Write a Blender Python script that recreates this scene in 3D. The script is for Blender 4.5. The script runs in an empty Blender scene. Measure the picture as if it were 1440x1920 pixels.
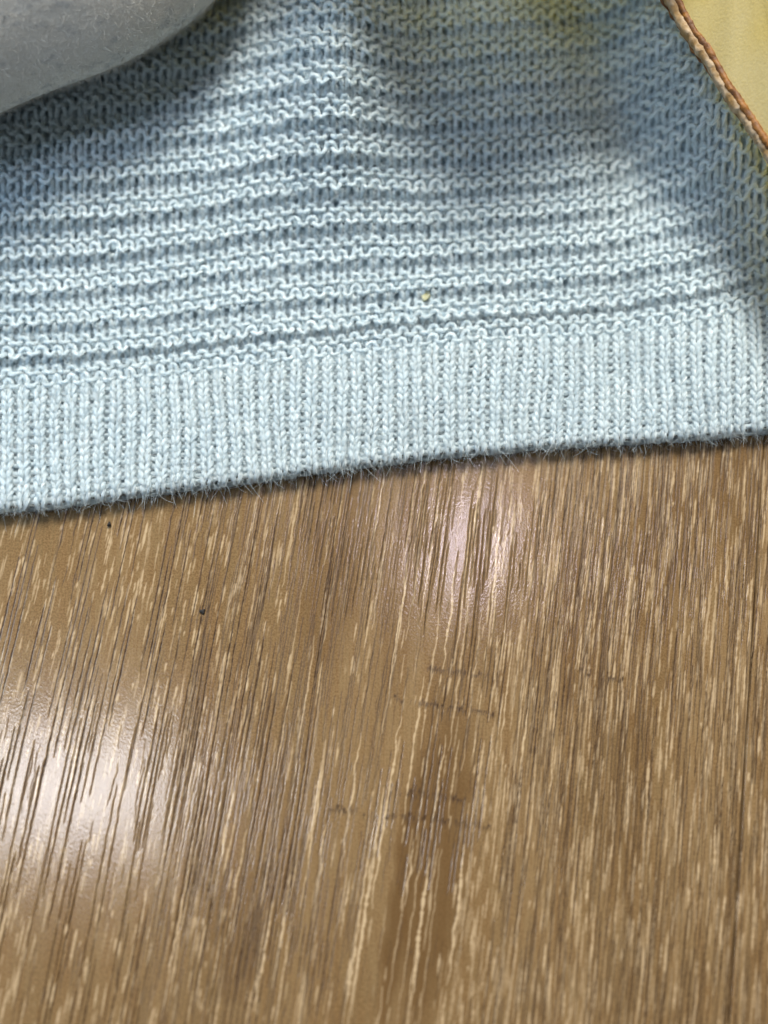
import bpy, math
import numpy as np
from mathutils import Vector

scene = bpy.context.scene
COL = scene.collection
rng = np.random.default_rng(11)

# ------------------------------------------------------------------ camera
TILT = math.radians(15.0)          # phone held over the table, tipped a little forward
DIST = 0.186                       # metres from lens to the middle of the frame
FPX = 2059.0                       # focal length in photo pixels (photo 1440 x 1920)
ST, CT = math.sin(TILT), math.cos(TILT)
CAM = np.array([0.0, -DIST * ST, DIST * CT])
cd = bpy.data.cameras.new('camera')
cd.sensor_fit = 'VERTICAL'
cd.sensor_height = 24.0
cd.lens = 24.0 * FPX / 1920.0
cd.clip_start, cd.clip_end = 0.005, 50.0
cam = bpy.data.objects.new('camera', cd)
COL.objects.link(cam)
cam.location = CAM
cam.rotation_euler = (TILT, 0, 0)
cd.dof.use_dof = True
cd.dof.focus_distance = 0.183
cd.dof.aperture_fstop = 4.0
scene.camera = cam

def unproject(px, py, h):
    """photo pixel -> point on the horizontal plane z = h (all arrays)"""
    px, py, h = np.broadcast_arrays(np.asarray(px, float), np.asarray(py, float), np.asarray(h, float))
    a, b = px - 720.0, 960.0 - py
    d = np.stack([a, FPX * ST + b * CT, -FPX * CT + b * ST], -1)
    t = (h - CAM[2]) / d[..., 2]
    return CAM + d * t[..., None]

# ------------------------------------------------------------------ world + room lamps + added fills
world = bpy.data.worlds.new('World')
scene.world = world
world.use_nodes = True
bg = world.node_tree.nodes['Background']
bg.inputs[0].default_value = (0.90, 0.96, 1.0, 1)
bg.inputs[1].default_value = 0.042
vs = scene.view_settings
vs.view_transform, vs.look, vs.gamma, vs.exposure = 'Standard', 'None', 1.0, 0.0

def lamp(name, pos, target, sx, sy, power, color):
    d = bpy.data.lights.new(name, 'AREA')
    d.shape, d.size, d.size_y = 'RECTANGLE', sx, sy
    d.energy, d.color = power, color
    o = bpy.data.objects.new(name, d)
    COL.objects.link(o)
    o.location = pos
    o.rotation_euler = (Vector(target) - Vector(pos)).to_track_quat('-Z', 'Y').to_euler()
    return o

def mirror_pos(px, py, dist):
    """where a ceiling lamp hangs whose reflection in the table shows at that photo pixel"""
    p = unproject(px, py, 0.0)
    v = p - CAM
    v = v / np.linalg.norm(v)
    v[2] = -v[2]
    return p + v * dist, p

pA, tA = mirror_pos(872, 1020, 1.5)
lamp('ceiling_lamp', pA, tA, 0.042, 0.10, 1.05, (0.92, 0.83, 1.0))
pB, tB = mirror_pos(85, 1470, 1.5)
lamp('window_lamp', pB, tB, 0.14, 0.36, 3.6, (0.93, 0.94, 1.0))
lamp('key_lamp', (0.12, 0.98, 1.32), (0, 0.03, 0), 0.42, 0.42, 50.0, (1.0, 0.955, 0.87))
lamp('front_fill', (-0.55, -0.95, 0.95), (0, 0.03, 0), 0.35, 0.35, 2.5, (0.86, 0.94, 1.0))  # fill added to brighten the front edge of the hem
lamp('cool_fill', (-0.22, 0.01, 0.17), (-0.04, 0.03, 0), 0.07, 0.07, 0.17, (0.36, 0.66, 1.0))  # fill added close by to turn the knit's left side bluer

# ------------------------------------------------------------------ helpers
def grid_mesh(name, verts, quads, mat, parent=None, uv=None, smooth=True):
    """verts (n,3), quads (m,4); uv (n,2) per vertex"""
    me = bpy.data.meshes.new(name)
    verts = np.ascontiguousarray(verts, np.float32)
    quads = np.ascontiguousarray(quads, np.int32)
    n, m = len(verts), len(quads)
    me.vertices.add(n)
    me.vertices.foreach_set('co', verts.ravel())
    me.loops.add(m * 4)
    me.loops.foreach_set('vertex_index', quads.ravel())
    me.polygons.add(m)
    me.polygons.foreach_set('loop_start', np.arange(m, dtype=np.int32) * 4)
    if smooth:
        me.polygons.foreach_set('use_smooth', np.ones(m, bool))
    if uv is not None:
        ul = me.uv_layers.new(name='along')
        ul.data.foreach_set('uv', np.ascontiguousarray(uv[quads.ravel()], np.float32).ravel())
    me.update(calc_edges=True)
    me.materials.append(mat)
    o = bpy.data.objects.new(name, me)
    COL.objects.link(o)
    o.parent = parent
    return o

def empty(name, loc=(0, 0, 0)):
    o = bpy.data.objects.new(name, None)
    COL.objects.link(o)
    o.location = loc
    o.empty_display_size = 0.01
    return o

def tag(o, label, cat=None, kind=None, group=None):
    o['label'] = label
    if cat: o['category'] = cat
    if kind: o['kind'] = kind
    if group: o['group'] = group

def sstep(a, b, x):
    t = np.clip((x - a) / (b - a), 0, 1)
    return t * t * (3 - 2 * t)

def vnoise(n, period, seed):
    """smooth 1-D noise sampled at 0..n-1"""
    r = np.random.default_rng(seed)
    k = int(n / period) + 3
    v = r.uniform(-1, 1, k)
    x = np.arange(n) / period
    i = x.astype(int)
    f = x - i
    f = f * f * (3 - 2 * f)
    return v[i] * (1 - f) + v[i + 1] * f

def tubes(centers, radius, sides, closed_norm=None):
    """centers (k, n, 3) k strands of n points -> verts, quads, ring coords"""
    k, n, _ = centers.shape
    T = np.gradient(centers, axis=1)
    return tubes_t(centers, T, radius, sides, closed_norm)

def tubes_t(C, T, radius, sides, ref):
    k, n, _ = C.shape
    T = T / (np.linalg.norm(T, axis=-1, keepdims=True) + 1e-12)
    A = np.cross(ref, T)
    A /= (np.linalg.norm(A, axis=-1, keepdims=True) + 1e-12)
    B = np.cross(T, A)
    ph = np.arange(sides) * 2 * np.pi / sides
    rad = np.broadcast_to(radius, (k, n))[..., None, None]
    V = C[:, :, None, :] + rad * (np.cos(ph)[:, None] * A[:, :, None, :] + np.sin(ph)[:, None] * B[:, :, None, :])
    idx = np.arange(k * n * sides).reshape(k, n, sides)
    a = idx[:, :-1, :]
    b = idx[:, 1:, :]
    q = np.stack([a, b, np.roll(b, -1, 2), np.roll(a, -1, 2)], -1).reshape(-1, 4)
    return V.reshape(-1, 3), q

# ------------------------------------------------------------------ materials
def new_mat(name):
    m = bpy.data.materials.new(name)
    m.use_nodes = True
    nt = m.node_tree
    return m, nt, nt.nodes['Principled BSDF']

def N(nt, typ, **kw):
    n = nt.nodes.new(typ)
    for k, v in kw.items():
        if k.startswith('i_'):
            n.inputs[k[2:].replace('_', ' ')].default_value = v
        else:
            setattr(n, k, v)
    return n

def mixc(nt, fac, a, b, blend='MIX'):
    n = nt.nodes.new('ShaderNodeMix')
    n.data_type, n.blend_type = 'RGBA', blend
    for sock, val in ((n.inputs[0], fac), (n.inputs[6], a), (n.inputs[7], b)):
        if isinstance(val, bpy.types.NodeSocket):
            nt.links.new(val, sock)
        elif isinstance(val, (int, float)):
            sock.default_value = val
        else:
            sock.default_value = (*val, 1)
    return n.outputs[2]

def mathn(nt, op, a, b=None, c=None, clamp=False):
    n = nt.nodes.new('ShaderNodeMath')
    n.operation, n.use_clamp = op, clamp
    for i, v in enumerate((a, b, c)):
        if v is None: continue
        if isinstance(v, bpy.types.NodeSocket): nt.links.new(v, n.inputs[i])
        else: n.inputs[i].default_value = v
    return n.outputs[0]

def remap(nt, v, a, b, c=0.0, d=1.0):
    n = nt.nodes.new('ShaderNodeMapRange')
    n.interpolation_type = 'SMOOTHSTEP'
    nt.links.new(v, n.inputs[0])
    for i, x in zip((1, 2, 3, 4), (a, b, c, d)): n.inputs[i].default_value = x
    return n.outputs[0]

def noise(nt, vec, scale, detail=2.0, rough=0.5):
    n = N(nt, 'ShaderNodeTexNoise')
    n.inputs['Scale'].default_value = scale
    n.inputs['Detail'].default_value = detail
    n.inputs['Roughness'].default_value = rough
    if vec is not None: nt.links.new(vec, n.inputs['Vector'])
    return n.outputs['Fac']

def mapping(nt, vec, scale=(1, 1, 1), rot=(0, 0, 0)):
    n = N(nt, 'ShaderNodeMapping')
    n.inputs['Scale'].default_value = scale
    n.inputs['Rotation'].default_value = rot
    nt.links.new(vec, n.inputs['Vector'])
    return n.outputs[0]

def bump(nt, height, strength, dist, prev=None):
    n = N(nt, 'ShaderNodeBump')
    n.inputs['Strength'].default_value = strength
    n.inputs['Distance'].default_value = dist
    nt.links.new(height, n.inputs['Height'])
    if prev is not None: nt.links.new(prev, n.inputs['Normal'])
    return n.outputs[0]

def wool_material(name, base, light, dark):
    m, nt, p = new_mat(name)
    uv = N(nt, 'ShaderNodeUVMap', uv_map='along').outputs[0]
    geo = N(nt, 'ShaderNodeTexCoord').outputs['Object']
    # fibres: narrow streaks that run along the yarn with a twist
    tw = mapping(nt, uv, (6.0, 9.0, 1), (0, 0, 0.55))
    f1 = noise(nt, tw, 1.0, 3.0, 0.65)
    ply = N(nt, 'ShaderNodeTexWave', wave_type='BANDS', bands_direction='X')
    ply.inputs['Scale'].default_value = 1.0
    ply.inputs['Distortion'].default_value = 1.5
    nt.links.new(mapping(nt, uv, (0.32, 0.32, 1), (0, 0, 0.6)), ply.inputs['Vector'])
    big = noise(nt, geo, 90.0, 2.0)
    c = mixc(nt, remap(nt, f1, 0.52, 0.80), base, light)
    c = mixc(nt, remap(nt, f1, 0.46, 0.22), c, dark)
    c = mixc(nt, remap(nt, big, 0.35, 0.70, 0.0, 0.35), c, light)
    nt.links.new(c, p.inputs['Base Color'])
    p.inputs['Roughness'].default_value = 0.85
    p.inputs['Specular IOR Level'].default_value = 0.25
    p.inputs['Sheen Weight'].default_value = 0.25
    p.inputs['Subsurface Weight'].default_value = 0.6
    p.inputs['Subsurface Radius'].default_value = (1.0, 1.0, 1.0)
    p.inputs['Subsurface Scale'].default_value = 0.0008
    p.inputs['Sheen Roughness'].default_value = 0.4
    h = mathn(nt, 'ADD', mathn(nt, 'MULTIPLY', f1, 1.0), mathn(nt, 'MULTIPLY', ply.outputs['Fac'], 0.35))
    nt.links.new(bump(nt, h, 0.7, 0.00022), p.inputs['Normal'])
    return m

WOOL = wool_material('pale_blue_wool', (0.540, 0.650, 0.710), (0.71, 0.79, 0.81), (0.38, 0.51, 0.59))

def shaded_lining_material():
    m, nt, p = new_mat('shaded_wool_lining')
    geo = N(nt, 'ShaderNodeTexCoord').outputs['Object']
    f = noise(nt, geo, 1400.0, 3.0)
    nt.links.new(mixc(nt, f, (0.27, 0.39, 0.47), (0.42, 0.54, 0.61)), p.inputs['Base Color'])  # darker than the yarn, so the gaps look shaded
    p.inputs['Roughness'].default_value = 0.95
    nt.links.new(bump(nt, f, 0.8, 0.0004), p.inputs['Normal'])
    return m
SHADED_LINING = shaded_lining_material()

def fuzz_material():
    m, nt, p = new_mat('wool_fuzz')
    hi = N(nt, 'ShaderNodeHairInfo')
    rnd = hi.outputs['Random']
    c = mixc(nt, remap(nt, rnd, 0.0, 0.45, 1, 0), (0.595, 0.685, 0.715), (0.45, 0.565, 0.62))
    c = mixc(nt, remap(nt, rnd, 0.7, 1.0), c, (0.84, 0.89, 0.89))
    nt.links.new(c, p.inputs['Base Color'])
    p.inputs['Roughness'].default_value = 0.55
    p.inputs['Specular IOR Level'].default_value = 0.35
    return m
FUZZ = fuzz_material()

GA0 = math.radians(8.4)
def wood_material():
    m, nt, p = new_mat('oak_laminate')
    at = N(nt, 'ShaderNodeAttribute', attribute_name='grain')
    sep = N(nt, 'ShaderNodeSeparateColor')
    nt.links.new(at.outputs['Color'], sep.inputs[0])
    cream, dark, tone = sep.outputs[0], sep.outputs[1], sep.outputs[2]
    co = N(nt, 'ShaderNodeTexCoord').outputs['Object']
    soft = noise(nt, mapping(nt, co, (1, 0.22, 1)), 55.0, 3.0)
    fib = noise(nt, mapping(nt, co, (1, 0.05, 1), (0, 0, GA0)), 3000.0, 3.0, 0.6)
    grit = noise(nt, co, 2900.0, 3.0, 0.7)
    streak = noise(nt, mapping(nt, co, (1, 0.06, 1), (0, 0, GA0)), 420.0, 4.0, 0.6)
    c = mixc(nt, remap(nt, soft, 0.32, 0.68), (0.122, 0.079, 0.034), (0.190, 0.129, 0.063))
    c = mixc(nt, remap(nt, streak, 0.42, 0.68, 0.0, 0.55), c, (0.125, 0.066, 0.022))
    c = mixc(nt, remap(nt, fib, 0.38, 0.66, 0.0, 0.55), c, (0.12, 0.064, 0.024))
    c = mixc(nt, remap(nt, grit, 0.35, 0.65, 0.0, 0.45), c, (0.29, 0.187, 0.092))
    c = mixc(nt, tone, c, (0.085, 0.043, 0.014))
    c = mixc(nt, cream, c, (0.50, 0.38, 0.235))
    c = mixc(nt, dark, c, (0.032, 0.016, 0.007))
    nt.links.new(c, p.inputs['Base Color'])
    r = mathn(nt, 'ADD', 0.14, mathn(nt, 'MULTIPLY', dark, 0.3))
    nt.links.new(r, p.inputs['Roughness'])
    nt.links.new(mathn(nt, 'SUBTRACT', 0.5, mathn(nt, 'MULTIPLY', dark, 0.42)), p.inputs['Specular IOR Level'])
    # orange-peel pressed into the lacquer
    peel = noise(nt, mapping(nt, co, (1, 0.7, 1), (0, 0, 0.4)), 3000.0, 1.5)
    nt.links.new(bump(nt, peel, 0.5, 0.000028), p.inputs['Normal'])
    return m
WOOD = wood_material()

def fleece_material():
    m, nt, p = new_mat('grey_heather_fleece')
    co = N(nt, 'ShaderNodeTexCoord').outputs['Object']
    d = mapping(nt, co, (0.45, 1, 1), (0, 0, -0.45))
    s = noise(nt, d, 430.0, 3.0, 0.6)
    s2 = noise(nt, co, 2500.0, 2.0)
    c = mixc(nt, remap(nt, s, 0.50, 0.68, 0, 0.65), (0.52, 0.51, 0.475), (0.27, 0.285, 0.30))
    c = mixc(nt, remap(nt, s2, 0.35, 0.7, 0, 0.4), c, (0.62, 0.62, 0.59))
    nt.links.new(c, p.inputs['Base Color'])
    p.inputs['Roughness'].default_value = 0.95
    p.inputs['Sheen Weight'].default_value = 0.3
    h = mathn(nt, 'ADD', s, mathn(nt, 'MULTIPLY', s2, 0.5))
    nt.links.new(bump(nt, h, 0.35, 0.0003), p.inputs['Normal'])
    return m
FLEECE = fleece_material()

def yellow_material():
    m, nt, p = new_mat('yellow_cloth')
    co = N(nt, 'ShaderNodeTexCoord').outputs['Object']
    s = noise(nt, co, 60.0, 2.0)
    w = noise(nt, co, 2600.0, 2.0)
    c = mixc(nt, remap(nt, s, 0.35, 0.65), (0.92, 0.73, 0.24), (0.90, 0.77, 0.40))
    c = mixc(nt, remap(nt, w, 0.3, 0.7, 0, 0.2), c, (0.60, 0.45, 0.10))
    nt.links.new(c, p.inputs['Base Color'])
    p.inputs['Roughness'].default_value = 0.7
    nt.links.new(bump(nt, w, 0.3, 0.0002), p.inputs['Normal'])
    tr = N(nt, 'ShaderNodeBsdfTranslucent')
    tr.inputs[0].default_value = (0.85, 0.66, 0.10, 1)
    mx = N(nt, 'ShaderNodeMixShader')
    mx.inputs[0].default_value = 0.36
    nt.links.new(p.outputs[0], mx.inputs[1])
    nt.links.new(tr.outputs[0], mx.inputs[2])
    nt.links.new(mx.outputs[0], nt.nodes['Material Output'].inputs[0])
    return m
YELLOW = yellow_material()

def cord_material(name, a, b):
    m, nt, p = new_mat(name)
    co = N(nt, 'ShaderNodeTexCoord').outputs['Object']
    s = noise(nt, co, 500.0, 3.0)
    nt.links.new(mixc(nt, remap(nt, s, 0.35, 0.65), a, b), p.inputs['Base Color'])
    p.inputs['Roughness'].default_value = 0.6
    nt.links.new(bump(nt, s, 0.8, 0.0008), p.inputs['Normal'])
    return m
BROWN = cord_material('orange_brown_piping', (0.10, 0.032, 0.002), (0.24, 0.095, 0.010))
BEIGE = cord_material('beige_trim', (0.27, 0.16, 0.055), (0.45, 0.34, 0.22))

def plain(name, col, rough=0.7):
    m, nt, p = new_mat(name)
    co = N(nt, 'ShaderNodeTexCoord').outputs['Object']
    s = noise(nt, co, 3000.0, 2.0)
    nt.links.new(mixc(nt, s, tuple(0.7 * c for c in col), tuple(min(1, 1.25 * c) for c in col)), p.inputs['Base Color'])
    p.inputs['Roughness'].default_value = rough
    return m

# ------------------------------------------------------------------ wood surface
GA = math.radians(8.4)                                   # the grain runs 8 degrees off the picture's vertical
GU = np.array([math.cos(GA), -math.sin(GA)])             # across the grain
GV = np.array([math.sin(GA), math.cos(GA)])              # along it
PX = DIST / FPX                                          # metres per photo pixel in mid frame

def uv_of(px, py):
    p = unproject(px, py, 0.0)[..., :2]
    return p @ GU, p @ GV

u0_, u1_ = -0.088, 0.080                                  # finely meshed zone (the part in view)
v0_, v1_ = -0.105, 0.022
DU, DV = 1.0 * PX, 4.4 * PX
nu = int((u1_ - u0_) / DU) + 1
nv = int((v1_ - v0_) / DV) + 1
cream = np.zeros((nv, nu), np.float32)
dark = np.zeros((nv, nu), np.float32)
tone = np.zeros((nv, nu), np.float32)
relief = np.zeros((nv, nu), np.float32)                  # in metres, negative = pressed in

# slow sideways wander of the whole grain, so no line is ruler-straight
vv = np.arange(nv)
wander_tab = np.array([vnoise(nv, 70, 100 + i) * 5 for i in range(26)])

def stroke(arr, u, v, length, width, amp, wig=1.0, taper=0.35, seed=None, rel=0.0, soft=1.0):
    """one wavering line along the grain. u, v metres; length, width in photo pixels"""
    i0 = int((v - v0_) / DV)
    n = max(2, int(length * PX / DV))
    a, b = max(i0, 0), min(i0 + n, nv)
    if b - a < 1: return
    r = rng if seed is None else np.random.default_rng(seed)
    rows = np.arange(a, b)
    t = (rows - i0) / n
    kk = max(3, n // 5 + 2)
    wob = np.interp(t, np.linspace(0, 1, kk), r.normal(0, 1, kk)) * wig
    jag = np.interp(t, np.linspace(0, 1, max(3, n // 2)), r.normal(0, 1, max(3, n // 2))) * 0.45 * wig
    ui = (u - u0_) / DU
    zf = float(np.clip(ui / nu * 24, 0, 23.999)); zi = int(zf); zf -= zi
    wt = wander_tab[zi][rows] * (1 - zf) + wander_tab[zi + 1][rows] * zf
    cen = ui + (wob + (jag if soft < 3 else 0))  + wt
    prof = np.minimum(1, np.minimum(t, 1 - t) / taper + 0.15)
    w = np.maximum(0.55, width  * 0.5 * prof * (1 + (0.35 if soft < 3 else 0.0) * r.normal(0, 1, len(rows)).clip(-1.5, 1.5)))
    half = int(np.ceil(w.max() + 1.5))
    off = np.arange(-half, half + 1)
    ic = np.round(cen).astype(int)
    cols = ic[:, None] + off[None]
    dd = np.abs(cols - cen[:, None])
    val = np.clip(w[:, None] + 0.5 * soft - dd, 0, 1 * soft) / soft * amp
    ok = (cols >= 0) & (cols < nu)
    rr = np.broadcast_to(rows[:, None], cols.shape)[ok]
    cc = cols[ok]
    arr[rr, cc] = np.maximum(arr[rr, cc], val[ok])
    if rel:
        relief[rr, cc] = np.minimum(relief[rr, cc], -rel * val[ok])

def at_px(px, py):
    u, v = uv_of(float(px), float(py))
    return float(u), float(v)

UR, VR = (u0_, u1_), (v0_, v1_)
def px_of_u(u):    # rough photo x of an across-grain position, in mid wood
    return 720 + u / PX

# (1) short cream dashes, denser to the right and the lower left
for _ in range(7000):
    u, v = rng.uniform(*UR), rng.uniform(*VR)
    x = px_of_u(u)
    yk = 960 - v / PX
    dens = 0.95 if x < 560 else (0.20 if x < 930 else 1.0)
    if x < 560 and yk > 1500: dens = 0.8
    if 560 <= x < 930 and yk < 1250: dens = 0.12
    if rng.uniform() > dens: continue
    L = rng.gamma(4.0, 9) if x < 600 else rng.gamma(4.0, 10) if x < 930 else rng.gamma(4.0, 13)
    stroke(cream, u, v, L, rng.uniform(1.6, 3.6), rng.uniform(0.12, 0.75), 0.35, 0.3, soft=1.6)
# (2) long cream threads through the middle
for _ in range(110):
    u = rng.uniform(-0.022, 0.045)
    v = rng.uniform(*VR)
    stroke(cream, u, v, rng.uniform(90, 330), rng.uniform(1.4, 3.2), rng.uniform(0.35, 0.8), 1.0, soft=1.6)
for px, py, L, w in ((664, 1880, 360, 8), (700, 1700, 330, 6), (640, 1640, 250, 5), (574, 1590, 150, 7), (585, 1720, 160, 5),
                     (770, 1880, 240, 8), (838, 1840, 230, 7), (735, 1250, 250, 5), (890, 1010, 160, 7), (916, 1170, 230, 6),
                     (478, 1890, 160, 7), (510, 1850, 220, 6), (405, 1640, 170, 6), (655, 1870, 90, 11), (828, 1250, 210, 5), (960, 1580, 260, 5)):
    u, v = at_px(px, py)
    stroke(cream, u, v, L, w * 0.62, 0.85, 1.3, soft=1.8)
# (3) dark pores: bundles of two to five long lines on the left, hairlines on the right
def bundle(u, v, L, n, spread, amp=1.0, w=1.55):
    offs = (np.arange(n) - (n - 1) / 2) * min(9.5, 2.2 * spread / max(1, n - 1) + 5.5) + rng.normal(0, 1.0, n)
    for o_ in offs:
        vv_ = v + rng.uniform(-0.1, 0.35) * L * PX
        LL = L * rng.uniform(0.4, 0.95)
        for _ in range(2 if LL > 150 else 1):
            stroke(dark, u + o_ * PX, vv_ + rng.uniform(0, 0.5) * LL * PX, LL * rng.uniform(0.5, 0.9), rng.uniform(0.75, 1.35) * w, amp * rng.uniform(0.75, 1.05), 0.45, 0.12, rel=0.00006)
lefts = [-30, 30, 85, 145, 190, 255, 300, 345, 400, 440, 490, 535, 575]
for x in lefts:
    v = v0_
    while v < v1_:
        L = rng.uniform(320, 680)
        u, _ = at_px(x, 1400)
        bundle(u + rng.normal(0, 4) * PX, v, L, rng.integers(2, 5), 5.0)
        v += L * PX * rng.uniform(0.55, 0.95)
for _ in range(260):                                      # extra fine pores left
    u, v = rng.uniform(u0_, at_px(600, 1400)[0]), rng.uniform(*VR)
    stroke(dark, u, v, rng.uniform(30, 130), rng.uniform(1.2, 2.2), rng.uniform(0.35, 0.75), 1.2, 0.2, rel=0.00004)
for px, py, L, n, sp in ((780, 1240, 330, 8, 8), (878, 1190, 260, 7, 5), (960, 1200, 240, 6, 6), (600, 1120, 210, 12, 16), (655, 1200, 230, 9, 12),
                         (775, 1700, 300, 8, 7), (700, 1640, 230, 6, 6), (855, 1700, 240, 6, 5), (840, 1400, 250, 6, 7), (905, 1400, 200, 5, 5),
                         (560, 1900, 210, 10, 16), (500, 1800, 230, 7, 10), (470, 1900, 160, 8, 10), (780, 1100, 250, 8, 9)):
    u, v = at_px(px, py)
    bundle(u, v, L, n, sp, 0.9, 1.6)
ur0 = at_px(960, 1400)[0]
for _ in range(1900):
    u, v = rng.uniform(ur0, u1_), rng.uniform(*VR)
    stroke(dark, u, v, rng.gamma(3.5, 40), rng.uniform(0.9, 1.9), rng.uniform(0.4, 1.0), 0.6, 0.25, rel=0.00004)
for _ in range(420):
    u, v = rng.uniform(at_px(590, 1400)[0], ur0), rng.uniform(*VR)
    stroke(dark, u, v, rng.gamma(3.0, 22), rng.uniform(1.0, 2.0), rng.uniform(0.25, 0.7), 1.0, 0.25, rel=0.00003)
for _ in range(420):                                      # long hairlines, left of the middle
    u, v = rng.uniform(at_px(330, 1400)[0], at_px(720, 1400)[0]), rng.uniform(*VR)
    stroke(dark, u, v, rng.uniform(60, 300), rng.uniform(0.9, 1.5), rng.uniform(0.4, 0.95), 0.5, 0.2, rel=0.00003)
# (4) broad darker bands of heartwood
for px, py, L, w, a in ((722, 1930, 470, 46, 0.7), (770, 1940, 560, 120, 0.62), (800, 1560, 420, 70, 0.3), (1180, 1400, 420, 170, 0.22), (1330, 1000, 260, 160, 0.3), (1070, 1330, 300, 150, 0.35), (930, 1350, 260, 90, 0.25),
                        (600, 1250, 420, 120, 0.30), (1240, 1120, 260, 120, 0.35), (1150, 1700, 380, 90, 0.22), (430, 1880, 240, 120, 0.25),
                        (880, 1250, 380, 26, 0.35), (720, 1350, 500, 70, 0.22), (1380, 1060, 260, 90, 0.3)):
    u, v = at_px(px, py)
    stroke(tone, u, v, L, w, a, 2.5, 0.3, soft=max(6.0, w / 2))
# (5) faint broken cross-marks where the rays of the oak were printed
for (xa, ya), (xb, yb) in (((800, 1256), (915, 1270)), ((740, 1312), (920, 1340)), ((615, 1521), (690, 1526)),
                           ((735, 1487), (870, 1500)), ((726, 1533), (915, 1552)), ((1085, 1262), (1170, 1280))):
    for t in np.linspace(0, 1, int((xb - xa) / 4)):
        if rng.uniform() < 0.25: continue
        u, v = at_px(xa + (xb - xa) * t, ya + (yb - ya) * t + rng.normal(0, 2))
        stroke(dark, u, v, rng.uniform(9, 16), rng.uniform(2.4, 4.0), rng.uniform(0.5, 0.95), 0.3, 0.3)

# fine zone -> rings of growing spacing to the edges of the boards
us = u0_ + np.arange(nu) * DU
vs_ = v0_ + np.arange(nv) * DV
def extend(a, lo, hi, k=9):
    d = a[1] - a[0]
    g = np.geomspace(d, 1, k)
    left = a[0] - np.cumsum(g / g.sum() * (a[0] - lo))
    right = a[-1] + np.cumsum(g / g.sum() * (hi - a[-1]))
    return np.concatenate([left[::-1], a, right]), k
usx, ku = extend(us, -0.50, 0.50)
vsx, kv = extend(vs_, -0.55, 0.75)
padm = ((kv, kv), (ku, ku))
cream, dark, tone, relief = (np.pad(a, padm) for a in (cream, dark, tone, relief))
# the joint between the two boards
seam_px = [(1437, 900), (1425, 1050), (1413, 1242), (1400, 1408), (1386, 1580), (1371, 1729), (1356, 1916)]
su = float(np.mean([at_px(*p)[0] for p in seam_px]))
seam_i = int(np.argmin(np.abs(usx - su)))
UU, VV = np.meshgrid(usx, vsx)
X = UU * GU[0] + VV * GV[0]
Y = UU * GU[1] + VV * GV[1]
Z = relief.astype(float).copy()
dist = np.abs(np.arange(len(usx)) - seam_i)
wob_seam = np.interp(np.arange(len(vsx)), np.arange(0, len(vsx) + 20, 20), rng.uniform(0.4, 1.0, len(vsx) // 20 + 1 + (len(vsx) % 20 > 0) + 0)[:len(np.arange(0, len(vsx) + 20, 20))] if False else np.resize(rng.uniform(0.35, 1.0, 64), len(np.arange(0, len(vsx) + 20, 20))))
edge = np.clip(1 - dist / 2.6, 0, 1)[None, :] * np.ones((len(vsx), 1))
Z -= 0.00055 * edge * wob_seam[:, None]
dark = np.maximum(dark, 0.75 * np.clip(1.3 * edge - 0.2, 0, 1) * wob_seam[:, None])

floor = empty('wood_surface')
tag(floor, 'brown oak grain laminate surface the blue knit lies on', kind='structure')
def plank(i0, i1, dz):
    sl = slice(i0, i1 + 1)
    x, y, z = X[:, sl], Y[:, sl], Z[:, sl] + dz
    r, c = x.shape
    top = np.stack([x, y, z], -1).reshape(-1, 3)
    idx = np.arange(r * c).reshape(r, c)
    q = np.stack([idx[:-1, :-1], idx[:-1, 1:], idx[1:, 1:], idx[1:, :-1]], -1).reshape(-1, 4)
    # sides, so that the board has its thickness
    ring = np.concatenate([idx[0, :], idx[1:, -1], idx[-1, -2::-1], idx[-2:0:-1, 0]])
    low = top[ring].copy()
    low[:, 2] = -0.008
    base = len(top) + np.arange(len(ring))
    sq = np.stack([ring, base, np.roll(base, -1), np.roll(ring, -1)], -1)
    sq = sq[:, ::-1] if False else sq
    o = grid_mesh('plank', np.vstack([top, low]), np.vstack([q, sq]), WOOD, floor)
    g = np.zeros((len(top) + len(low), 4), np.float32)
    g[:len(top), 0] = cream[:, sl].ravel()
    g[:len(top), 1] = dark[:, sl].ravel()
    g[:len(top), 2] = tone[:, sl].ravel()
    g[:, 3] = 1
    at = o.data.attributes.new('grain', 'FLOAT_COLOR', 'POINT')
    at.data.foreach_set('color', g.ravel())
    return o
plank(0, seam_i, 0.0)
plank(seam_i, len(usx) - 1, 0.00002)

# ------------------------------------------------------------------ the knitted garment
XK = np.array([-160, 20, 180, 340, 397, 562, 641, 757, 907, 1057, 1155, 1305, 1417, 1600], float)
A_ = {1: [642, 637, 630, 615, 606, 589, 583, 572, 559, 551, 542, 512, 484, 438],
      2: [582, 577, 570, 554, 545, 526, 520, 513, 501, 488, 478, 452, 408, 350],
      3: [522, 515, 506, 488, 478, 456, 449, 446, 438, 427, 419, 378, 320, 245],
      4: [458, 447, 438, 427, 416, 388, 381, 385, 378, 365, 355, 292, 225, 140],
      5: [386, 376, 369, 359, 350, 320, 313, 325, 318, 302, 290, 208, 135, 45],
      6: [318, 307, 298, 289, 283, 252, 245, 264, 252, 237, 226, 142, 60, -40],
      7: [252, 240, 228, 222, 216, 185, 179, 205, 187, 175, 164, 92, 5, -105],
      8: [188, 175, 165, 158, 153, 121, 116, 147, 128, 116, 103, 30, -60, -175],
      9: [125, 110, 103, 96, 90, 57, 52, 86, 69, 62, 44, -30, -125, -245],
      10: [60, 45, 40, 34, 28, -6, -10, 27, 10, 4, -14, -90, -190, -315]}
SEAM = [(-160, 700), (0, 688), (180, 675), (350, 657), (397, 652), (560, 633), (700, 616), (880, 597), (1060, 588), (1155, 583),
        (1270, 566), (1400, 538), (1440, 528), (1600, 490)]
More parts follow.
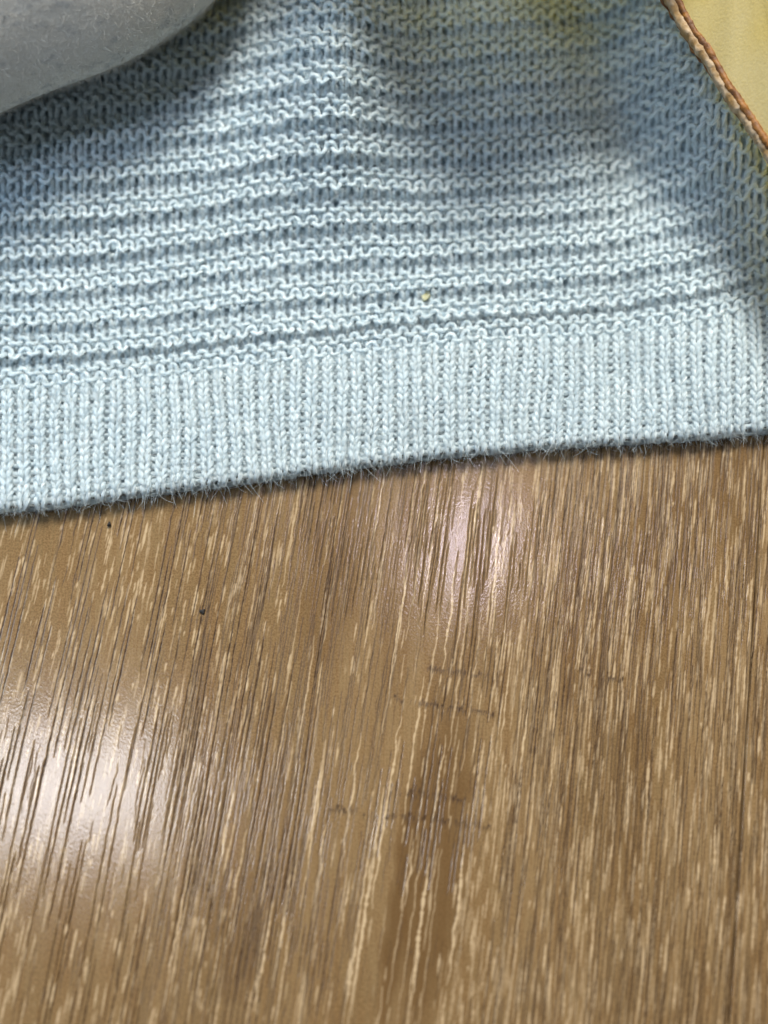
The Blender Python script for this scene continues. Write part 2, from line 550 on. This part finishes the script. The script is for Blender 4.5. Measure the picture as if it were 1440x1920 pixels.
EDGE = [(-160, 985), (0, 962), (90, 953), (180, 942), (300, 926), (420, 911), (540, 895), (600, 886), (720, 872), (830, 858), (930, 850), (1000, 843), (1090, 837),
        (1180, 832), (1270, 826), (1350, 820), (1440, 811), (1600, 796)]
NH = 16                                                   # plain rows in the hem
NR = 13                                                   # ridges above it
SG = np.arange(-170, 1611, 5.0)
def smooth1(a, k=15):
    ker = np.hanning(k + 2)[1:-1]; ker /= ker.sum()
    return np.convolve(np.pad(a, k // 2, mode='reflect', reflect_type='odd'), ker, 'valid')
curve = {k: smooth1(np.interp(SG, XK, v), 15) for k, v in A_.items()}
for k in range(11, NR + 1):
    curve[k] = curve[k - 1] - 62
seam = smooth1(np.interp(SG, *zip(*SEAM)), 13)
edge_y = smooth1(np.interp(SG, *zip(*EDGE)), 9)
ROWS = [('K')] * NH + ['P', 'P', 'K'] * (NR + 1)
NB = len(ROWS) + 1
BY = np.zeros((NB, len(SG)))                              # picture height of every boundary between rows
b0 = seam + 36
for j in range(NH + 1):
    BY[j] = edge_y + (b0 - edge_y) * (j / NH) - 4 * (1 - j / NH)
BY[NH + 1] = seam + 15
BY[NH + 2] = seam - 1
for k in range(1, NR + 1):
    a = curve[k] + 6
    per_ = (curve[k - 1] - curve[k]) if k > 1 else np.full(len(SG), 57.0)
    nxt = (curve[k] - curve[k + 1]) if k < NR else per_
    BY[NH + 3 * k] = a + 0.35 * per_
    BY[NH + 3 * k + 1] = a
    BY[NH + 3 * k + 2] = a - 0.30 * nxt
BY[NB - 1] = BY[NB - 2] - 22

def img_y(s, r):
    fi = np.clip((s - SG[0]) / 5.0, 0, len(SG) - 1.001)
    i = fi.astype(int); f = fi - i
    rr = np.clip(r, -4, NB - 1.001)
    j = np.clip(np.floor(rr).astype(int), 0, NB - 2); g = rr - j
    lo = BY[j, i] * (1 - f) + BY[j, i + 1] * f
    hi = BY[j + 1, i] * (1 - f) + BY[j + 1, i + 1] * f
    y = lo * (1 - g) + hi * g
    under = np.clip(-r, 0, 4)
    return np.where(r < 0, lo + 3 * np.sin(np.minimum(under, 1) * np.pi * 0.5) - 14 * np.clip(under - 0.6, 0, 4), y)

def gs(x, c, w): return np.exp(-((x - c) / w) ** 2)

def height(s, r):
    """how far the face of the cloth stands over the wood, metres"""
    y = img_y(s, r)
    t = np.clip(r / 0.95, 0, 1)
    hem = 0.0024 * np.sqrt(np.clip(1 - (1 - t) ** 2, 0, 1)) * (0.86 + 0.14 * t)
    hem = np.where(r < 0, 0.0, hem) + 0.0007
    hem = np.where(r < 0, 0.0007, hem)
    h = hem.copy()
    h += 0.0008 * gs(s, 760, 260) * sstep(2, 9, r) + 0.0012 * gs(s, 1400, 140) * sstep(0, 8, r)
    h -= 0.0011 * gs(s, 1180, 60) * sstep(3, 10, r)
    rb = r - NH
    h -= 0.0006 * gs(rb, 2.05, 0.5)                       # crease of the seam
    up = np.clip((600 - y) / 600, 0, 1.4)
    h += 0.006 * sstep(0.05, 1.0, up)
    h += 0.0090 * gs(s, 615 + 20 * up, 115) * sstep(0.15, 0.9, up)
    vx = 1095 + 0.33 * np.clip(y, -100, 600)
    h += 0.0085 * gs(s, vx + 215, 130) * sstep(0.05, 0.7, up)
    h -= 0.0050 * gs(s, vx, 85) * sstep(0.10, 0.6, up)
    h += 0.0035 * gs(s, 60, 200) * gs(y, 330, 130)
    # ridges stand up, plain rows sink
    x = np.mod(rb + 0.25, 3.0)
    saw = np.where(x < 2.15, 1 - 2 * sstep(-0.6, 2.15, x), -1 + 2 * sstep(2.15, 3.0, x) * 0.86)
    h += 0.00068 * saw * sstep(-0.5, 0.4, rb)
    return h

WP = 28.6                                                 # wale pitch in photo pixels
WJ = np.random.default_rng(77).normal(0, 2.0, 68)
def lean(s, r):
    """sideways drift of the wales, picture pixels"""
    rb = np.clip(r - NH, 0, 60)
    wt = np.interp(s / WP, np.arange(-8, 60), WJ) * (1 + 0.5 * np.sin(r * 0.35 + s * 0.02))
    return wt - 0.10 * rb * 3 * gs(s, 1400, 220) + 4.0 * np.sin(s / 170 + r * 0.08) + 2.0 * np.sin(s / 61 + r * 0.31)

def P(s, r):
    x = s + lean(s, r)
    h = height(s, r)
    return unproject(x, img_y(s, r), h)

def frame(s, r):
    e = 2.0
    ds = P(s + e, r) - P(s - e, r)
    dr = P(s, r + 0.12) - P(s, r - 0.12)
    n = np.cross(ds, dr)
    n /= np.linalg.norm(n, axis=-1, keepdims=True) + 1e-15
    return n

I0, I1 = -5, 56                                           # wales
nw = I1 - I0
NT = 18
def knit_row(j, rad0):
    """centre line of row j, (wales, NT+1, 3), its tangents, normals and uv"""
    Fj = 1.0 if ROWS[j] == 'P' else -1.0
    Fn = 1.0 if (j + 1 < len(ROWS) and ROWS[j + 1] == 'P') else -1.0
    th = np.linspace(0, 2 * np.pi, NT + 1)
    th = np.tile(th, (nw, 1))
    i = np.arange(I0, I1)[:, None]
    tt = (i - I0) * NT + np.arange(NT + 1)[None]
    total = nw * NT + 1
    def per(amp, period, seed):                           # variation that runs on continuously along the yarn
        return (vnoise(total, period, seed) * amp)[tt]
    hem = j < NH
    a = (0.150 if hem else 0.150) + per(0.03, NT, 7 * j + 1)
    e = (0.42 if hem else 0.29) + per(0.07, NT, 7 * j + 2)
    jit = per(0.07, NT * 0.8, 7 * j + 3)
    s = WP * (i + th / (2 * np.pi) + a * np.sin(2 * th) + (0.080 if hem else 0.025) * np.sin(th) + jit)
    r = j + 0.5 - (0.5 + e) * np.cos(th) + per(0.09, NT * 0.7, 7 * j + 4)
    if j == 0: r = np.maximum(r, -0.22)
    w = sstep(np.pi / 4, 3 * np.pi / 4, np.where(th > np.pi, 2 * np.pi - th, th))
    F = Fj * (1 - w) + Fn * w
    osc = np.cos(2 * th)
    dz = (0.00040 if hem else 0.00046) * F * osc * np.where((F < 0) & (osc < 0) & (not hem), 0.45, 1.0) + per(0.00008, NT * 0.5, 7 * j + 5)
    s_f, r_f = s.ravel(), r.ravel()
    C = P(s_f, r_f) + frame(s_f, r_f) * dz.ravel()[:, None]
    nrm = frame(s_f, r_f).reshape(nw, NT + 1, 3)
    C = C.reshape(nw, NT + 1, 3)
    T = np.gradient(C, axis=1)
    T[1:, 0] = T[:-1, -1] = 0.5 * (T[1:, 0] + T[:-1, -1])
    rad = rad0 * (1 + per(0.16, NT * 0.6, 7 * j + 6))
    return C, T, nrm, rad, tt

SIDES = 8
def yarn_mesh(C, T, nrm, rad, tt):
    V, q = tubes_t(C, T, rad, SIDES, nrm)
    uvu = np.repeat(tt.ravel()[:, None], SIDES, 1) / 6.0
    ang = np.tile(np.abs(np.arange(SIDES) - SIDES / 2) * 2 / SIDES, (tt.size, 1)) * 1.6
    uv = np.stack([uvu, ang], -1).reshape(-1, 2)
    return V, q, uv

garment = empty('knitted_garment', (0, 0, 0))
tag(garment, 'pale blue ridged wool knit with a ribbed hem lying on the brown wood', 'garment')

NFIB = 13
def fibres(C, T, nrm, rad, tt, parent):
    """the plies of the yarn: fine fibres wound round each strand, and loose hairs standing off it"""
    k, n, _ = C.shape
    Tn = T / (np.linalg.norm(T, axis=-1, keepdims=True) + 1e-12)
    A = np.cross(nrm, Tn); A /= np.linalg.norm(A, axis=-1, keepdims=True) + 1e-12
    B = np.cross(Tn, A)
    pts, rads, cnt = [], [], []
    for f in range(NFIB):
        ph = 2 * np.pi * (f / NFIB) + tt * (2 * np.pi / 10.0) + vnoise(int(tt.max()) + 2, 9, 900 + f)[tt] * 0.9
        lift = 0.90 + 0.34 * np.abs(vnoise(int(tt.max()) + 2, 5, 950 + f)[tt]) ** 1.6
        R_ = (rad * lift)[..., None]
        pts.append((C + R_ * (np.cos(ph)[..., None] * A + np.sin(ph)[..., None] * B)).reshape(-1, 3))
        rads.append(np.full(k * n, 0.000036) * (0.8 + 0.5 * rng.uniform()))
        cnt += [n] * k
    nh = int(k * n * 9.5)
    src = C.reshape(-1, 3); sn = nrm.reshape(-1, 3); sr = rad.reshape(-1)
    pick = rng.integers(0, len(src), nh)
    d0 = sn[pick] * rng.uniform(0.1, 0.9, (nh, 1)) + rng.normal(0, 0.8, (nh, 3))
    d0 /= np.linalg.norm(d0, axis=1, keepdims=True)
    curl = rng.normal(0, 0.9, (nh, 3))
    ln = rng.gamma(1.8, 0.00036, (nh, 1)).clip(0.0003, 0.0030) * np.where(src[pick][:, 2:3] < 0.003, 1.15, 1.0)
    tp = np.linspace(0, 1, 5)
    H = (src[pick] + d0 * sr[pick][:, None] * 0.7)[:, None] + ln[:, None] * (d0[:, None] * tp[None, :, None] + 0.5 * curl[:, None] * (tp ** 2)[None, :, None])
    pts.append(H.reshape(-1, 3))
    rads.append(np.tile(np.array([1, 0.95, 0.85, 0.7, 0.4]) * 0.000016, nh))
    cnt += [5] * nh
    pts, rads = np.concatenate(pts), np.concatenate(rads)
    pts[:, 2] = np.maximum(pts[:, 2], 0.0001)
    hc = bpy.data.hair_curves.new('fuzz')
    hc.add_curves(cnt)
    hc.attributes['position'].data.foreach_set('vector', pts.astype(np.float32).ravel())
    ra = hc.attributes.get('radius') or hc.attributes.new('radius', 'FLOAT', 'POINT')
    ra.data.foreach_set('value', rads.astype(np.float32))
    hc.materials.append(FUZZ)
    fz = bpy.data.objects.new('fuzz', hc)
    COL.objects.link(fz)
    fz.parent = parent
    fz['kind'] = 'stuff'

hem_cols = [[] for _ in range(nw)]
ridge_parts = {}
for j in range(len(ROWS)):
    C, T, nrm, rad, tt = knit_row(j, 0.00039 if j < NH else 0.00035)
    if j < NH:
        for w_ in range(nw):
            hem_cols[w_].append((C[w_:w_ + 1], T[w_:w_ + 1], nrm[w_:w_ + 1], rad[w_:w_ + 1], tt[w_:w_ + 1] + j * 97))
    else:
        ridge_parts.setdefault((j - NH) // 3, []).append((C, T, nrm, rad, tt + j * 97))
def join(parts, name):
    C, T, n_, r_, t_ = (np.concatenate(x, 0) for x in zip(*parts))
    V, q, uv = yarn_mesh(C, T, n_, r_, t_)
    o = grid_mesh(name, V, q, WOOL, garment, uv)
    fibres(C, T, n_, r_, t_, o)
for parts in hem_cols: join(parts, 'rib')
for k in sorted(ridge_parts): join(ridge_parts[k], 'ridge')

# the inside of the garment, coloured dark for the shade between the stitches
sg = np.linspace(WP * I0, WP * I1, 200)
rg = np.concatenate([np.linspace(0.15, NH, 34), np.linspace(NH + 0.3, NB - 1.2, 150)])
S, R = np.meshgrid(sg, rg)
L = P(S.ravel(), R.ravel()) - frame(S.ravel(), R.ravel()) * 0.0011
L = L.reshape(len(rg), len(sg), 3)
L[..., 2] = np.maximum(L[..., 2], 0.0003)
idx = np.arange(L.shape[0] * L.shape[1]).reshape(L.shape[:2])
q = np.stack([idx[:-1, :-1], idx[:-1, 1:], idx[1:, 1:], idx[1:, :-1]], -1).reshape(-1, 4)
grid_mesh('lining', L.reshape(-1, 3), q, SHADED_LINING, garment)

# ------------------------------------------------------------------ soft shapes lying on the knit
def spline_closed(pts, n):
    """closed Catmull-Rom through pts (k, d) -> (n, d)"""
    pts = np.asarray(pts, float)
    k = len(pts)
    t = np.linspace(0, k, n, endpoint=False)
    i = t.astype(int); f = (t - i)[:, None]
    p0, p1, p2, p3 = pts[(i - 1) % k], pts[i % k], pts[(i + 1) % k], pts[(i + 2) % k]
    return 0.5 * (2 * p1 + (p2 - p0) * f + (2 * p0 - 5 * p1 + 4 * p2 - p3) * f ** 2 + (3 * p1 - p0 - 3 * p2 + p3) * f ** 3)

def cushion(name, outline, center, rise, drop, mat, parent=None, n=220, rings=26, wrinkle=0.0):
    """outline: (px, py, height) of the widest line of a padded shape, center the same for its top"""
    o = spline_closed(outline, n)
    E = unproject(o[:, 0], o[:, 1], o[:, 2])
    c = unproject(center[0], center[1], center[2])
    V = []
    low = 10
    din = c[:2] - E[:, :2]
    din /= np.linalg.norm(din, axis=1, keepdims=True)
    for t in np.linspace(1, 0, low, endpoint=False):      # underside, cut in below the rim
        r = E.copy()
        r[:, :2] += din * drop * (1.25 * t ** 1.3)
        r[:, 2] -= drop * t ** 0.9
        V.append(r)
    for t in np.linspace(0, 0.999, rings) ** 1.6:          # upper face
        f = 1 - t
        r = c * (1 - f) + E * f
        r[:, 2] = E[:, 2] * f + c[2] * (1 - f) + rise * math.sqrt(max(0, 1 - f ** 2)) * (0.6 + 0.4 * f)
        if wrinkle:
            r[:, 2] += wrinkle * np.sin(r[:, 0] * 190 + r[:, 1] * 90 + 1.3) * np.sin(r[:, 1] * 240 - r[:, 0] * 70) * min(1, t * 6)
        V.append(r)
    V = np.array(V)
    m = len(V)
    idx = np.arange(m * n).reshape(m, n)
    a, b = idx[:-1], idx[1:]
    q = np.stack([a, np.roll(a, -1, 1), np.roll(b, -1, 1), b], -1).reshape(-1, 4)
    ob = grid_mesh(name, V.reshape(-1, 3), q, mat, parent)
    # make sure the faces look outward
    me = ob.data
    top = me.polygons[len(me.polygons) - n * 3]
    if top.normal.z < 0: me.flip_normals()
    return ob, E, o

H1 = 0.0225
grey_outline = [(-560, 430, H1), (-330, 330, H1), (-150, 262, H1), (0, 203, H1), (75, 172, H1), (150, 143, H1), (222, 112, H1), (290, 74, H1), (342, 37, H1),
                (388, 3, H1), (430, -45, H1), (460, -120, H1), (440, -260, H1), (300, -420, H1), (-50, -520, H1), (-500, -420, H1), (-760, -100, H1), (-740, 250, H1)]
grey = empty('grey_garment')
tag(grey, 'light grey speckled fleece fabric bulging over the upper left of the knit', 'fabric')
gfl, _, _ = cushion('fleece', grey_outline, (-60, -130, 0.040), 0.011, 0.016, FLEECE, grey, wrinkle=0.0005)

def nap(body, count, length, radius, mat, lo):
    """short soft down over the fleece"""
    me = body.data
    co = np.empty(len(me.vertices) * 3, np.float32); me.vertices.foreach_get('co', co); co = co.reshape(-1, 3)
    no = np.empty(len(me.vertices) * 3, np.float32); me.vertices.foreach_get('normal', no); no = no.reshape(-1, 3)
    q = np.empty(len(me.loops), np.int32); me.loops.foreach_get('vertex_index', q); q = q.reshape(-1, 4)
    cen = co[q].mean(1)
    keep = np.where((cen[:, 0] > lo[0]) & (cen[:, 1] < lo[1]))[0]
    e1 = co[q[keep, 1]] - co[q[keep, 0]]; e2 = co[q[keep, 3]] - co[q[keep, 0]]
    ar = np.linalg.norm(np.cross(e1, e2), axis=1)
    f = keep[rng.choice(len(keep), count, p=ar / ar.sum())]
    a, b = rng.uniform(0, 1, (count, 1)), rng.uniform(0, 1, (count, 1))
    w = [(1 - a) * (1 - b), a * (1 - b), a * b, (1 - a) * b]
    p0 = sum(w[i] * co[q[f, i]] for i in range(4))
    n0 = sum(w[i] * no[q[f, i]] for i in range(4))
    d0 = n0 * 0.5 + rng.normal(0, 0.6, (count, 3))
    d0 /= np.linalg.norm(d0, axis=1, keepdims=True)
    L_ = length * rng.gamma(3.0, 0.33, (count, 1))
    tp = np.linspace(0, 1, 4)
    H = p0[:, None] + L_[:, None] * (d0[:, None] * tp[None, :, None] + 0.5 * rng.normal(0, 0.9, (count, 3))[:, None] * (tp ** 2)[None, :, None])
    hc = bpy.data.hair_curves.new('nap')
    hc.add_curves([4] * count)
    hc.attributes['position'].data.foreach_set('vector', H.astype(np.float32).ravel())
    ra = hc.attributes.get('radius') or hc.attributes.new('radius', 'FLOAT', 'POINT')
    ra.data.foreach_set('value', np.tile(np.array([1, .9, .7, .3], np.float32) * radius, count))
    hc.materials.append(mat)
    o = bpy.data.objects.new('nap', hc)
    COL.objects.link(o)
    o.parent = body
    o['kind'] = 'stuff'
nap(gfl, 110000, 0.00055, 0.000013, FLEECE, (-0.085, 0.13))

yel = empty('yellow_panel')
tag(yel, 'smooth yellow panel with orange brown piping beside the upper right of the knit', 'panel')
H2, H3 = 0.0245, 0.052
yo = [(1660, 660, 0.0225), (1560, 500, 0.0235), (1500, 385, 0.024), (1448, 288, H2), (1424, 250, H2), (1396, 208, H2), (1364, 162, H2), (1331, 104, H2), (1294, 52, H2), (1266, 0, H2),
      (1232, -60, 0.027), (1180, -140, 0.034), (1090, -235, 0.045), (985, -285, H3), (900, -325, H3), (810, -385, H3), (720, -445, H3), (620, -495, H3), (500, -540, 0.050), (420, -600, 0.048),  # tall lobe out of view, shaped to throw shade on the knit
      (480, -690, 0.044), (850, -760, 0.04), (1250, -740, 0.036), (1700, -560, 0.034), (1960, -200, 0.034), (1960, 250, 0.030), (1860, 600, 0.025)]
body, E2, o2 = cushion('padding', yo, (1380, -260, 0.040), 0.0, 0.0045, YELLOW, yel, n=420)

def edge_cord(name, off_px, dz, rad, mat, wob, seed):
    """cord along the panel's rim, off_px to the knit's side of it"""
    n = len(o2)
    cx, cy = 1380, -260
    out = o2.copy()
    v = np.stack([o2[:, 0] - cx, o2[:, 1] - cy], 1)
    v /= np.linalg.norm(v, axis=1, keepdims=True)
    w1, w2 = vnoise(n, 2.6, seed) * wob, vnoise(n, 1.6, seed + 1)
    out[:, 0] += v[:, 0] * (off_px + w1)
    out[:, 1] += v[:, 1] * (off_px + w1)
    C = unproject(out[:, 0], out[:, 1], out[:, 2] + dz)
    C = np.vstack([C, C[:1]])[None]
    rr = rad * (1 + 0.15 * np.append(w2, w2[0]))[None]
    T = np.gradient(C, axis=1)
    T[:, 0] = T[:, -1] = T[:, 1]
    V, q = tubes_t(C, T, rr, 10, np.broadcast_to(np.array([0, 0, 1.0]), C.shape))
    return grid_mesh(name, V, q, mat, yel)
edge_cord('piping', -5, 0.0002, 0.00064, BROWN, 1.5, 31)
edge_cord('trim', 10, -0.0006, 0.0010, BEIGE, 1.5, 41)
edge_cord('cord', 23, -0.0019, 0.00042, BROWN, 3.5, 51)

# ------------------------------------------------------------------ specks
def blob(name, loc, size, mat, seed, label, cat, group=None):
    r = np.random.default_rng(seed)
    nlat, nlon = 9, 12
    V, q = [], []
    ax = r.uniform(0.5, 1.3, 3) * size
    for a in range(nlat):
        la = -np.pi / 2 + np.pi * a / (nlat - 1)
        for b in range(nlon):
            lo = 2 * np.pi * b / nlon
            k = 1 + 0.28 * math.sin(3 * lo + seed) * math.cos(la) + 0.18 * r.normal()
            V.append((ax[0] * k * math.cos(la) * math.cos(lo), ax[1] * k * math.cos(la) * math.sin(lo), ax[2] * 0.5 * k * math.sin(la)))
    for a in range(nlat - 1):
        for b in range(nlon):
            q.append((a * nlon + b, a * nlon + (b + 1) % nlon, (a + 1) * nlon + (b + 1) % nlon, (a + 1) * nlon + b))
    o = grid_mesh(name, np.array(V), np.array(q), mat)
    o.location = loc
    tag(o, label, cat, group=group)
    return o
BLACK = plain('dark_crumb', (0.012, 0.010, 0.009))
FLECK = plain('yellow_lint', (0.50, 0.49, 0.29), 0.9)
p = unproject(205, 983, 0.0003)
blob('crumb', p, 0.00055, BLACK, 3, 'black crumb on the wood just below the left end of the blue hem', 'crumb', 'dark crumbs on the wood')
p = unproject(380, 1146, 0.0002)
blob('crumb', p, 0.00034, BLACK, 5, 'tiny black crumb lying alone on the wood further below the hem', 'crumb', 'dark crumbs on the wood')
rf = NH + 3 + 2.1
p = P(np.array([797.0]), np.array([rf]))[0] + np.array([0, 0, 0.0004])
blob('lint_fleck', p, 0.0009, FLECK, 8, 'small yellow lint fleck caught in the blue knit above the hem seam', 'lint')
